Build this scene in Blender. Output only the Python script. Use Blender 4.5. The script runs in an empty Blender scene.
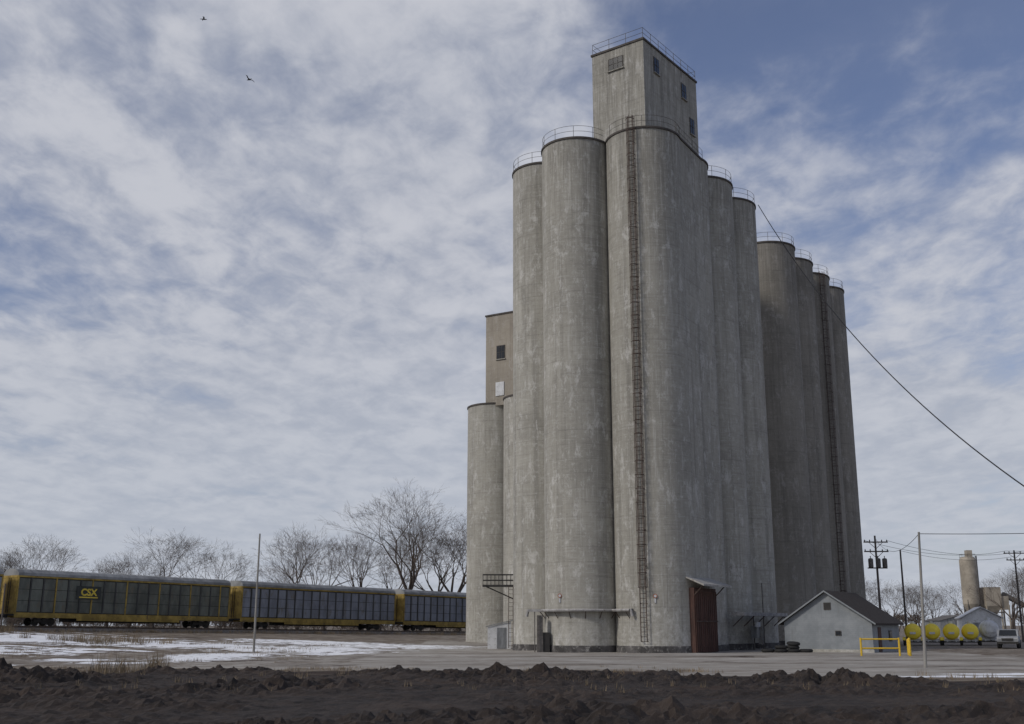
import bpy, math, random
import numpy as np
from mathutils import Vector, Matrix, noise
random.seed(7)
D=bpy.data
S=bpy.context.scene
COL=S.collection
S.view_settings.view_transform='Standard'
S.view_settings.look='None'
S.view_settings.exposure=0

# ------------------------------------------------------------ materials
def nodes(name):
    m=D.materials.new(name); m.use_nodes=True
    nt=m.node_tree; b=nt.nodes['Principled BSDF']
    return m,nt,b
def N(nt,t,**k):
    n=nt.nodes.new(t)
    for a,v in k.items(): setattr(n,a,v)
    return n
def mth(nt,op,a,b=None,c=None,clamp=False):
    n=nt.nodes.new('ShaderNodeMath'); n.operation=op; n.use_clamp=clamp
    for i,x in enumerate((a,b,c)):
        if x is None: continue
        if isinstance(x,(int,float)): n.inputs[i].default_value=x
        else: nt.links.new(x,n.inputs[i])
    return n.outputs[0]
def mixc(nt,f,a,b,mode='MIX'):
    n=nt.nodes.new('ShaderNodeMix'); n.data_type='RGBA'; n.blend_type=mode
    if isinstance(f,(int,float)): n.inputs[0].default_value=f
    else: nt.links.new(f,n.inputs[0])
    for i,x in ((6,a),(7,b)):
        if isinstance(x,tuple): n.inputs[i].default_value=(x[0],x[1],x[2],1)
        else: nt.links.new(x,n.inputs[i])
    return n.outputs[2]
def coords(nt,scale=(1,1,1),rand=True,kind='Object'):
    tc=N(nt,'ShaderNodeTexCoord')
    mp=N(nt,'ShaderNodeMapping'); mp.inputs['Scale'].default_value=scale
    if rand:
        oi=N(nt,'ShaderNodeObjectInfo')
        ad=N(nt,'ShaderNodeVectorMath',operation='ADD')
        cb=N(nt,'ShaderNodeCombineXYZ')
        r=mth(nt,'MULTIPLY',oi.outputs['Random'],57.0)
        nt.links.new(r,cb.inputs[0]); nt.links.new(r,cb.inputs[1])
        nt.links.new(tc.outputs[kind],ad.inputs[0]); nt.links.new(cb.outputs[0],ad.inputs[1])
        nt.links.new(ad.outputs[0],mp.inputs[0])
    else: nt.links.new(tc.outputs[kind],mp.inputs[0])
    return mp.outputs[0]
def noi(nt,vec,scale,detail=4,rough=.6,dist=0):
    n=N(nt,'ShaderNodeTexNoise'); n.inputs['Scale'].default_value=scale
    n.inputs['Detail'].default_value=detail; n.inputs['Roughness'].default_value=rough
    n.inputs['Distortion'].default_value=dist
    nt.links.new(vec,n.inputs['Vector']); return n.outputs[0]
def ss(nt,x,a,b):
    n=N(nt,'ShaderNodeMapRange'); n.interpolation_type='SMOOTHSTEP'
    if a>b:
        n.inputs[1].default_value=b; n.inputs[2].default_value=a; n.inputs[3].default_value=1; n.inputs[4].default_value=0
    else:
        n.inputs[1].default_value=a; n.inputs[2].default_value=b
    nt.links.new(x,n.inputs[0]); return n.outputs[0]
def bump(nt,b,h,strength=.3,dist=.05):
    n=N(nt,'ShaderNodeBump'); n.inputs['Strength'].default_value=strength; n.inputs['Distance'].default_value=dist
    nt.links.new(h,n.inputs['Height']); nt.links.new(n.outputs[0],b.inputs['Normal'])
def mat(name,c,rough=.75,var=.25,scale=1.5,metal=0,c2=None,bmp=0,stretch=(1,1,1)):
    m,nt,b=nodes(name)
    v=coords(nt,stretch)
    n=noi(nt,v,scale,5,.65)
    f=ss(nt,n,.35,.65)
    lo=tuple(x*(1-var) for x in c); hi=tuple(min(1,x*(1+var)) for x in c)
    col=mixc(nt,f,lo,hi)
    if c2:
        n2=noi(nt,v,scale*2.3,6,.7)
        col=mixc(nt,ss(nt,n2,.52,.7),col,c2)
    nt.links.new(col,b.inputs['Base Color'])
    b.inputs['Roughness'].default_value=rough; b.inputs['Metallic'].default_value=metal
    if bmp: bump(nt,b,n,bmp,.05)
    return m
def concrete(name,base=(.375,.36,.315),light=(.62,.61,.58),dark=(.165,.157,.14)):
    m,nt,b=nodes(name)
    v=coords(nt)
    vs=coords(nt,(1.3,1.3,.03))
    vs2=coords(nt,(5.0,5.0,.22))
    vl=coords(nt,(1.0,1.0,.5))
    vh=coords(nt,(.6,.6,7.0))
    big=noi(nt,v,.11,4,.6)
    pat=noi(nt,v,.32,7,.7,.3)
    st=noi(nt,vs,1.0,5,.65,.1)
    st2=noi(nt,vs2,1.0,7,.8,.2)
    fine=noi(nt,v,2.6,9,.8)
    blot=noi(nt,vl,1.0,10,.82,.25)
    hz=noi(nt,vh,1.0,5,.7,.05)
    col=mixc(nt,ss(nt,big,.3,.7),tuple(x*.84 for x in base),tuple(x*1.1 for x in base))
    col=mixc(nt,mth(nt,'MULTIPLY',ss(nt,pat,.5,.68),.5),col,tuple(x*.66 for x in base))
    col=mixc(nt,mth(nt,'MULTIPLY',ss(nt,st,.47,.7),.5),col,dark)
    col=mixc(nt,mth(nt,'MULTIPLY',ss(nt,st2,.53,.67),.45),col,light)
    col=mixc(nt,mth(nt,'MULTIPLY',ss(nt,st2,.46,.32),.4),col,dark)
    col=mixc(nt,mth(nt,'MULTIPLY',ss(nt,blot,.52,.62),.6),col,light)
    col=mixc(nt,mth(nt,'MULTIPLY',ss(nt,hz,.53,.68),.25),col,dark)
    col=mixc(nt,mth(nt,'MULTIPLY',ss(nt,hz,.45,.32),.22),col,light)
    col=mixc(nt,mth(nt,'MULTIPLY',ss(nt,fine,.54,.66),.4),col,light)
    col=mixc(nt,mth(nt,'MULTIPLY',ss(nt,fine,.45,.34),.35),col,dark)
    tc=N(nt,'ShaderNodeTexCoord'); sp=N(nt,'ShaderNodeSeparateXYZ'); nt.links.new(tc.outputs['Object'],sp.inputs[0])
    zz=mth(nt,'ADD',mth(nt,'MULTIPLY',sp.outputs[2],.8),mth(nt,'MULTIPLY',fine,.25))
    ln=mth(nt,'LESS_THAN',mth(nt,'FRACT',zz),.07)
    col=mixc(nt,mth(nt,'MULTIPLY',mth(nt,'MULTIPLY',ln,ss(nt,pat,.4,.6)),.3),col,dark)
    top=ss(nt,sp.outputs[2],36.,46.)
    col=mixc(nt,mth(nt,'MULTIPLY',mth(nt,'MULTIPLY',top,ss(nt,st2,.6,.35)),.5),col,tuple(x*.9 for x in dark))
    # whitish splash zone near the ground
    low=mth(nt,'MULTIPLY',ss(nt,sp.outputs[2],3.5,.8),ss(nt,fine,.42,.6))
    col=mixc(nt,mth(nt,'MULTIPLY',low,.35),col,light)
    nt.links.new(col,b.inputs['Base Color']); b.inputs['Roughness'].default_value=.95
    bump(nt,b,fine,.5,.06)
    return m
M={}
M['conc']=concrete('weathered_concrete')
M['conc_shaded']=concrete('shaded_weathered_concrete',(.27,.252,.218),(.40,.38,.35),(.125,.115,.10))  # same weathered concrete, with the rear block's shade put into its colours
M['conc_tan']=concrete('tan_concrete',(.34,.305,.25),(.44,.41,.37),(.20,.175,.15))
M['tar']=mat('tarred_base',(.085,.08,.078),.9,.4,1.2,c2=(.34,.33,.31))
M['roof']=mat('roof_felt',(.06,.058,.055),.95)
M['rim']=mat('rim_flashing',(.075,.065,.058),.8)
M['rust']=mat('rusty_steel',(.075,.05,.04),.85,.4,3)
M['rail']=mat('railing_steel',(.12,.11,.10),.7,.3,3)
M['door']=mat('brown_steel_door',(.075,.036,.027),.8,.35,1.2,c2=(.045,.028,.022),stretch=(2,2,.3))
M['galv']=mat('galvanised_sheet',(.26,.27,.28),.5,.25,2,metal=.4,stretch=(1,1,.3))
M['canopy']=mat('faded_canopy_sheet',(.36,.35,.33),.85,.2,2,c2=(.2,.16,.13))
M['ledge']=mat('pale_ledge_steel',(.36,.35,.34),.8,.25,2,c2=(.16,.14,.12))
M['glass']=mat('dark_window_glass',(.015,.018,.022),.15,.2)
M['frame']=mat('window_frame',(.09,.08,.07),.8)
M['white']=mat('white_paint',(.62,.63,.64),.6,.1,1.5,c2=(.4,.39,.37))
M['dullwhite']=mat('dull_white_paint',(.36,.37,.38),.7,.15,1.5,c2=(.25,.24,.22))
M['yellow']=mat('safety_yellow_paint',(.72,.47,.03),.6,.12,1.5,c2=(.45,.3,.05))
M['tankyel']=mat('bright_tank_yellow',(.98,.76,.07),.5,.05,1.0)
M['orange']=mat('faded_orange_paint',(.40,.15,.08),.8,.2)
M['wood']=mat('weathered_pole_wood',(.10,.085,.075),.9,.35,2,stretch=(3,3,.2))
M['woodlt']=mat('grey_pole_wood',(.25,.24,.22),.9,.25,2,stretch=(3,3,.2))
M['cable']=mat('cable_black',(.02,.02,.022),.8)
M['tyre']=mat('tyre_rubber',(.02,.02,.02),.85)
M['black']=mat('dark_steel',(.03,.028,.026),.7)
M['bark']=mat('bark',(.085,.068,.058),.95,.3,1.2)
M['twig']=mat('twigs',(.11,.086,.07),.95,.3,1.2)
M['grass']=mat('dead_grass',(.22,.17,.11),.95,.35,.6)
M['feather']=mat('dark_feathers',(.03,.03,.032),.8)
M['cargreen']=mat('railcar_dark_panel',(.125,.135,.115),.7,.3,.7,c2=(.15,.135,.10),stretch=(1,1,.4))
M['cargrey']=mat('railcar_grey_panel',(.23,.25,.295),.7,.2,.7,c2=(.18,.165,.14),stretch=(1,1,.4))
M['carrib']=mat('railcar_dark_rib',(.06,.062,.06),.7,.25,.8)
M['caryel']=mat('railcar_faded_yellow',(.34,.24,.06),.8,.3,.8,c2=(.15,.105,.05))
M['carroof']=mat('railcar_roof',(.25,.255,.255),.7,.25,.6)
M['logoyel']=mat('logo_yellow',(.68,.52,.07),.7,.1)
M['logoplate']=mat('logo_plate',(.04,.045,.042),.7,.1)
M['ballast']=mat('ballast_stone',(.22,.20,.18),.95,.4,5,bmp=.6)
M['steel']=mat('rail_head',(.1,.07,.055),.5,.3,2)
M['brick']=mat('tan_plant',(.36,.32,.26),.85,.2,.5)

def siding():
    m,nt,b=nodes('painted_lap_siding')
    tc=N(nt,'ShaderNodeTexCoord'); sp=N(nt,'ShaderNodeSeparateXYZ'); nt.links.new(tc.outputs['Object'],sp.inputs[0])
    fr=mth(nt,'FRACT',mth(nt,'MULTIPLY',sp.outputs[2],6.0))
    v=coords(nt); n=noi(nt,v,1.0,7,.75)
    col=mixc(nt,ss(nt,n,.35,.7),(.23,.25,.265),(.31,.33,.345))
    n2=noi(nt,coords(nt,(3,3,.3)),1.2,6,.7)
    col=mixc(nt,mth(nt,'MULTIPLY',ss(nt,n2,.55,.8),.5),col,(.15,.15,.145))
    col=mixc(nt,mth(nt,'MULTIPLY',mth(nt,'LESS_THAN',fr,.1),.15),col,(.1,.1,.1))
    nt.links.new(col,b.inputs['Base Color']); b.inputs['Roughness'].default_value=.85
    bump(nt,b,fr,.15,.02)
    return m
M['siding']=siding()
def shingle():
    m,nt,b=nodes('dark_shingles')
    v=coords(nt); n=noi(nt,v,5,6,.7); n2=noi(nt,v,.7,4,.6)
    col=mixc(nt,ss(nt,n,.3,.7),(.024,.018,.015),(.055,.042,.035))
    col=mixc(nt,mth(nt,'MULTIPLY',ss(nt,n2,.5,.7),.5),col,(.04,.036,.032))
    nt.links.new(col,b.inputs['Base Color']); b.inputs['Roughness'].default_value=.95
    return m
M['shingle']=shingle()
def soilmat():
    m,nt,b=nodes('dark_clodded_soil')
    v=coords(nt,rand=False); n=noi(nt,v,1.3,8,.72); n2=noi(nt,v,.22,4,.6); n3=noi(nt,v,6,7,.75)
    col=mixc(nt,ss(nt,n,.3,.7),(.012,.009,.008),(.05,.036,.028))
    col=mixc(nt,mth(nt,'MULTIPLY',ss(nt,n2,.45,.7),.6),col,(.07,.05,.038))
    col=mixc(nt,mth(nt,'MULTIPLY',ss(nt,n3,.55,.68),.45),col,(.13,.10,.082))
    nt.links.new(col,b.inputs['Base Color']); b.inputs['Roughness'].default_value=.95
    bump(nt,b,n3,.9,.08)
    return m
M['soil']=soilmat()
def groundmat():
    m,nt,b=nodes('yard_ground')
    v=coords(nt,rand=False)
    def at(nm):
        a=N(nt,'ShaderNodeAttribute'); a.attribute_name=nm; return a.outputs['Fac']
    n0=noi(nt,v,.16,5,.6,.4); n2=noi(nt,v,.7,7,.72); n3=noi(nt,v,6,6,.75)
    vx=coords(nt,(.12,1,1),rand=False); nx=noi(nt,vx,.6,6,.68,.3); nx2=noi(nt,vx,.19,6,.7,.8)
    earth=mixc(nt,ss(nt,n2,.35,.68),(.12,.095,.075),(.25,.21,.165))
    earth=mixc(nt,mth(nt,'MULTIPLY',ss(nt,nx,.48,.62),.6),earth,(.31,.27,.215))
    grav=mixc(nt,ss(nt,n2,.3,.72),(.30,.275,.24),(.42,.395,.355))
    grav=mixc(nt,mth(nt,'MULTIPLY',ss(nt,nx,.48,.60),.5),grav,(.23,.20,.168))
    grav=mixc(nt,mth(nt,'MULTIPLY',ss(nt,nx2,.50,.60),.6),grav,(.18,.152,.125))
    grav=mixc(nt,mth(nt,'MULTIPLY',ss(nt,n0,.52,.65),.5),grav,(.49,.46,.42))
    grav=mixc(nt,mth(nt,'MULTIPLY',ss(nt,n3,.55,.7),.4),grav,(.50,.48,.445))
    jit=mth(nt,'MULTIPLY',mth(nt,'SUBTRACT',n2,.5),1.6)
    gf=ss(nt,mth(nt,'ADD',at('gravel'),mth(nt,'ADD',jit,mth(nt,'MULTIPLY',mth(nt,'SUBTRACT',nx2,.5),1.5))),.3,.7)
    col=mixc(nt,gf,earth,grav)
    soil=mixc(nt,ss(nt,n2,.3,.7),(.025,.018,.014),(.075,.052,.04))
    jits=mth(nt,'ADD',jit,mth(nt,'MULTIPLY',mth(nt,'SUBTRACT',nx2,.5),4.0))
    sf=ss(nt,mth(nt,'ADD',at('soil'),jits),.35,.65)
    col=mixc(nt,sf,col,soil)
    jit2=mth(nt,'ADD',mth(nt,'MULTIPLY',mth(nt,'SUBTRACT',nx,.5),3.0),mth(nt,'MULTIPLY',mth(nt,'SUBTRACT',n2,.5),2.8))
    wf=mth(nt,'MULTIPLY',ss(nt,mth(nt,'ADD',at('snow'),jit2),.50,.56),ss(nt,at('snow'),.1,.3))
    col=mixc(nt,wf,col,mixc(nt,ss(nt,n2,.3,.6),(.8,.82,.85),(.92,.93,.95)))
    nt.links.new(col,b.inputs['Base Color']); b.inputs['Roughness'].default_value=.95
    b.inputs['Specular IOR Level'].default_value=.2
    bump(nt,b,mth(nt,'ADD',n2,mth(nt,'MULTIPLY',n3,.3)),.7,.15)
    return m
M['ground']=groundmat()

# ------------------------------------------------------------ mesh builder
class MB:
    def __init__(s): s.v=[];s.f=[];s.m=[];s.s=[];s.mats=[]
    def mi(s,k):
        if k not in s.mats: s.mats.append(k)
        return s.mats.index(k)
    def add(s,vs,fs,k,sm=False):
        o=len(s.v); s.v+= [tuple(p) for p in vs]; i=s.mi(k)
        for f in fs: s.f.append(tuple(o+a for a in f)); s.m.append(i); s.s.append(sm)
    def box(s,c,d,k,rz=0,fr=None):
        x,y,z=[q/2 for q in d]; vs=[]
        R=Matrix.Rotation(rz,3,'Z') if fr is None else fr
        for a,b_,e in ((-1,-1,-1),(1,-1,-1),(1,1,-1),(-1,1,-1),(-1,-1,1),(1,-1,1),(1,1,1),(-1,1,1)):
            vs.append(Vector(c)+R@Vector((a*x,b_*y,e*z)))
        s.add(vs,[(0,3,2,1),(4,5,6,7),(0,1,5,4),(1,2,6,5),(2,3,7,6),(3,0,4,7)],k)
    def tube(s,p0,p1,r0,k,r1=None,n=6,cap=True,sm=True):
        p0=Vector(p0);p1=Vector(p1); r1=r0 if r1 is None else r1
        d=(p1-p0); 
        if d.length<1e-6: return
        d.normalize(); a=Vector((0,0,1)) if abs(d.z)<.9 else Vector((1,0,0))
        u=d.cross(a).normalized(); w=d.cross(u)
        vs=[]
        for p,r in ((p0,r0),(p1,r1)):
            for i in range(n):
                t=2*math.pi*i/n; vs.append(p+u*math.cos(t)*r+w*math.sin(t)*r)
        s.add(vs,[(i,i+n,(i+1)%n+n,(i+1)%n) for i in range(n)],k,sm)
        if cap: s.add(vs,[tuple(range(n)),tuple(reversed(range(n,2*n)))],k)
    def path(s,pts,r,k,n=5):
        for a,b_ in zip(pts,pts[1:]): s.tube(a,b_,r,k,n=n,cap=False)
    def lathe(s,prof,k,c=(0,0,0),n=64,sm=True,a0=0,a1=2*math.pi,axis='z'):
        full=abs(a1-a0-2*math.pi)<1e-6; cnt=n if full else n+1
        for (ra,za),(rb,zb) in zip(prof,prof[1:]):
            vs=[]
            for r,z in ((ra,za),(rb,zb)):
                for i in range(cnt):
                    t=a0+(a1-a0)*i/n
                    q=(r*math.cos(t),r*math.sin(t),z)
                    if axis=='y': q=(q[0],-q[2],q[1])
                    if axis=='x': q=(q[2],q[0],q[1])
                    vs.append((c[0]+q[0],c[1]+q[1],c[2]+q[2]))
            fs=[]
            for i in range(n):
                j=(i+1)%cnt
                fs.append((i,j,j+cnt,i+cnt))
            s.add(vs,fs,k,sm)
    def poly(s,pts,k): s.add(pts,[tuple(range(len(pts)))],k)
    def prism(s,pts,y0,y1,k):
        n=len(pts); vs=[(x,y0,z) for x,z in pts]+[(x,y1,z) for x,z in pts]
        s.add(vs,[tuple(range(n)),tuple(reversed(range(n,2*n)))]+[(i,i+n,(i+1)%n+n,(i+1)%n) for i in range(n)],k)
    def done(s,name,parent=None,loc=(0,0,0),rot=(0,0,0),**props):
        me=D.meshes.new(name); me.from_pydata(s.v,[],s.f)
        for k in s.mats: me.materials.append(M[k])
        me.polygons.foreach_set('material_index',s.m)
        me.polygons.foreach_set('use_smooth',s.s)
        me.update()
        o=D.objects.new(name,me); COL.objects.link(o)
        o.location=loc; o.rotation_euler=rot
        if parent: o.parent=parent
        for a,b_ in props.items(): o[a]=b_
        return o
def thing(name,loc,label,cat,rot=(0,0,0),group=None,scale=1):
    e=D.objects.new(name,None); COL.objects.link(e); e.location=loc; e.rotation_euler=rot
    e.scale=(scale,)*3
    e['label']=label; e['category']=cat
    if group: e['group']=group
    return e
def clone(root,loc,rz=None,scale=None,label=None):
    r=root.copy(); COL.objects.link(r); r.location=loc
    if rz is not None: r.rotation_euler=(0,0,rz)
    if scale is not None: r.scale=(scale,)*3 if isinstance(scale,(int,float)) else scale
    if label: r['label']=label
    def kids(a,b_):
        for c in a.children:
            q=c.copy(); COL.objects.link(q); q.parent=b_; kids(c,q)
    kids(root,r)
    return r

# ------------------------------------------------------------ terrain
def clamp(x,a,b): return max(a,min(b,x))
TX,TY=-52.4,117.0; UX,UY=.62,.7846
RT=.5   # rail top above the formation
def railbase(x,y):
    L=(x-TX)*UX+(y-TY)*UY
    return clamp(1.65-.0123*L,.1,2.2)
def gh(x,y):
    s=(x-TX)*UY-(y-TY)*UX
    t=clamp(1-(s-3)/47,0,1)
    h=railbase(x,y)*t*t
    if y<115:
        h+=.05*noise.noise(Vector((x*.25,y*.25,0)))
        if x<-5 and 60<y: h+=.16*clamp((-5-x)/10,0,1)*noise.noise(Vector((x*.16,y*.2,7)))
        if 56<y<88: h+=.09*noise.noise(Vector((x*.1,y*.35,17)))+.04*noise.noise(Vector((x*.5,y*.9,27)))
    return h
def ell(x,y,cx,cy,rx,ry):
    d=math.hypot((x-cx)/rx,(y-cy)/ry); return clamp(1.25-d*.75,0,1)
SNOW=[(-38,84,6,8),(-33,88,4,4),(-42,106,9,9),(-21,82,3.6,10),(-18,99,7.5,10),(-23,69,3,3),(20,50.5,3.6,1.1),(22.5,53,2.5,1.0),(-29,104,9,7),(-11,112,9,6),(-28,74,2.5,2.5),(-14,90,3,4),(-30,63,3,1.6),(-20,118,9,5),(-48,104,5,8)]
xs=np.concatenate([[-3000,-1500,-900,-600,-400,-300,-220,-170,-130,-105,-90,-80,-72,-66],np.arange(-62,56,.7),[58,63,70,80,95,120,150,200,280,400,600,900,1500,3000]])
ys=np.concatenate([[-400,-100,-30,-5,5,12,17],np.arange(20,128,.6),np.arange(130,200,3),[205,215,230,260,300,360,450,600,900,1500,2500,5000]])
gv=[];A={'gravel':[],'soil':[],'snow':[]}
for y in ys:
    for x in xs:
        gv.append((x,y,gh(x,y)))
        g=0
        if -10<x<36 and 50<y<135: g=1
        elif x<=-10: g=clamp(.62+.01*(x+10),.3,.62) if y<118 else .3
        elif y>=50: g=.4
        if y<60 and x<6: g*=clamp((y-53)/8,0,1)
        A['gravel'].append(g)
        lim=58 if x<4 else 58-clamp((x-4)/8,0,1)*7
        A['soil'].append(clamp((lim-y)/5,0,1))
        w=0
        for e in SNOW: w=max(w,ell(x,y,*e)*(1.25 if e[0]>0 else 1))
        A['snow'].append(w*.9)
nx=len(xs); gf=[]
for j in range(len(ys)-1):
    for i in range(nx-1):
        a=j*nx+i; gf.append((a,a+1,a+nx+1,a+nx))
me=D.meshes.new('ground'); me.from_pydata(gv,[],gf); me.materials.append(M['ground'])
for k,v in A.items():
    a=me.attributes.new(k,'FLOAT','POINT'); a.data.foreach_set('value',v)
me.polygons.foreach_set('use_smooth',[True]*len(gf))
g=D.objects.new('ground',me); COL.objects.link(g); g['kind']='structure'
g['label']='gravel and dirt yard with thin snow patches'

# soil bank
bx=np.arange(-33,33,.14); by=np.arange(19,58,.14); bv=[]
for y in by:
    for x in bx:
        w_=clamp((x-2)/10,0,1)
        edge=53.5-4.0*w_-3.0*clamp((x-13)/4,0,1)+4.0*noise.noise(Vector((x*.12,3,0)))+3.4*noise.noise(Vector((x*.4,8,0)))
        t=clamp((edge-y)/3.0,0,1)
        near=clamp((42-y)/8,0,1)
        prof=.04+.08*near+(.08-.06*w_)*math.exp(-((y-(edge-6))/3.5)**2)+.2*max(0,noise.noise(Vector((x*.11,y*.14,21))))
        n1=noise.noise(Vector((x*.3,y*.3,1.3)))
        n2=abs(noise.noise(Vector((x*.8,y*.8,5.3))))
        n3=abs(noise.noise(Vector((x*2.4,y*2.4,9.1))))
        rough=.3+1.15*clamp(.4+1.9*noise.noise(Vector((x*.13,y*.14,33))),0,1)
        h=t*(prof+.09*n1+rough*(1-.25*near)*(.42*n2+.36*n3))-.1
        bv.append((x,y,h))
nb=len(bx); bf=[]
for j in range(len(by)-1):
    for i in range(nb-1):
        a=j*nb+i; bf.append((a,a+1,a+nb+1,a+nb))
me=D.meshes.new('soil_bank'); me.from_pydata(bv,[],bf); me.materials.append(M['soil'])
o=D.objects.new('soil_bank',me); COL.objects.link(o); o['kind']='structure'; o['label']='bank of dark freshly turned clodded soil'

# dead grass
def gtuft(mb,x,y,z,n,h,sp):
    for _ in range(n):
        a=random.uniform(0,6.28); r=random.uniform(0,sp); px=x+r*math.cos(a); py=y+r*math.sin(a)
        hh=h*random.uniform(.5,1.1); l=random.uniform(0,.5)*hh; b_=random.uniform(0,6.28); w=random.uniform(.008,.02)
        c=random.uniform(0,3.14); dx,dy=w*math.cos(c),w*math.sin(c)
        mb.add([(px-dx,py-dy,z-.05),(px+dx,py+dy,z-.05),(px+l*math.cos(b_),py+l*math.sin(b_),z+hh)],[(0,1,2)],'grass')
mb=MB()
for _ in range(380):
    x=random.uniform(-32,10); y=56.5+2.0*noise.noise(Vector((x*.15,3,0)))+random.gauss(0,1.5)
    if noise.noise(Vector((x*.2,y*.2,4)))>-.05: gtuft(mb,x,y,gh(x,y),14,.2,.35)
for _ in range(900):
    x=random.uniform(-60,-14); y=random.uniform(62,112)
    if noise.noise(Vector((x*.12,y*.12,8)))>.12: gtuft(mb,x,y,gh(x,y),14,.26,.6)
for _ in range(60):
    x=random.gauss(-37,2.6); y=random.gauss(104,2.0); gtuft(mb,x,y,gh(x,y),30,.95,.6)
for _ in range(40):
    x=random.gauss(-52,1.5); y=random.gauss(112,1.0); gtuft(mb,x,y,gh(x,y),30,.8,.6)
for _ in range(14):
    x=random.uniform(-19,-16); y=random.uniform(50,56); gtuft(mb,x,y,gh(x,y),30,1.1,.4)
for _ in range(160):
    x=random.uniform(-22,22); y=random.uniform(36,50); gtuft(mb,x,y,.1,8,.25,.2)
for _ in range(380):
    L=random.uniform(-12,75); off=random.uniform(3.0,5.5); x=TX+UX*L+UY*off; y=TY+UY*L-UX*off
    gtuft(mb,x,y,gh(x,y),18,.5,.6)
mb.done('dead_grass',kind='stuff',label='dry brown winter grass and weeds')

# ------------------------------------------------------------ railway
mb=MB()
Ls=list(np.arange(-60,260,10.))
def tp(L,off,z):
    x=TX+UX*L+UY*off; y=TY+UY*L-UX*off
    return (x,y,clamp(1.65-.0123*L,.1,2.2)+z)
for La,Lb in zip(Ls,Ls[1:]):
    ring=[(-3.2,-.25),(-1.7,RT-.2),(1.7,RT-.2),(3.2,-.25)]
    for (o1,z1),(o2,z2) in zip(ring,ring[1:]):
        mb.poly([tp(La,o1,z1),tp(La,o2,z2),tp(Lb,o2,z2),tp(Lb,o1,z1)],'ballast')
    for off in (-.75,.75):
        for dz0,dz1,w in ((RT-.18,RT-.15,.07),(RT-.15,RT-.04,.015),(RT-.04,RT,.036)):
            a=[tp(La,off-w,dz0),tp(La,off+w,dz0),tp(La,off+w,dz1),tp(La,off-w,dz1)]
            b_=[tp(Lb,off-w,dz0),tp(Lb,off+w,dz0),tp(Lb,off+w,dz1),tp(Lb,off-w,dz1)]
            mb.add(a+b_,[(0,4,5,1),(1,5,6,2),(2,6,7,3),(3,7,4,0)],'steel')
for i in range(300):
    L=-55+i*.62*1.6
    c=tp(L,0,RT-.23); mb.box(c,(.23,2.6,.1),'wood',math.atan2(UY,UX))
mb.done('railway_track',kind='structure',label='ballasted railway track with rusty rails')

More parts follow.
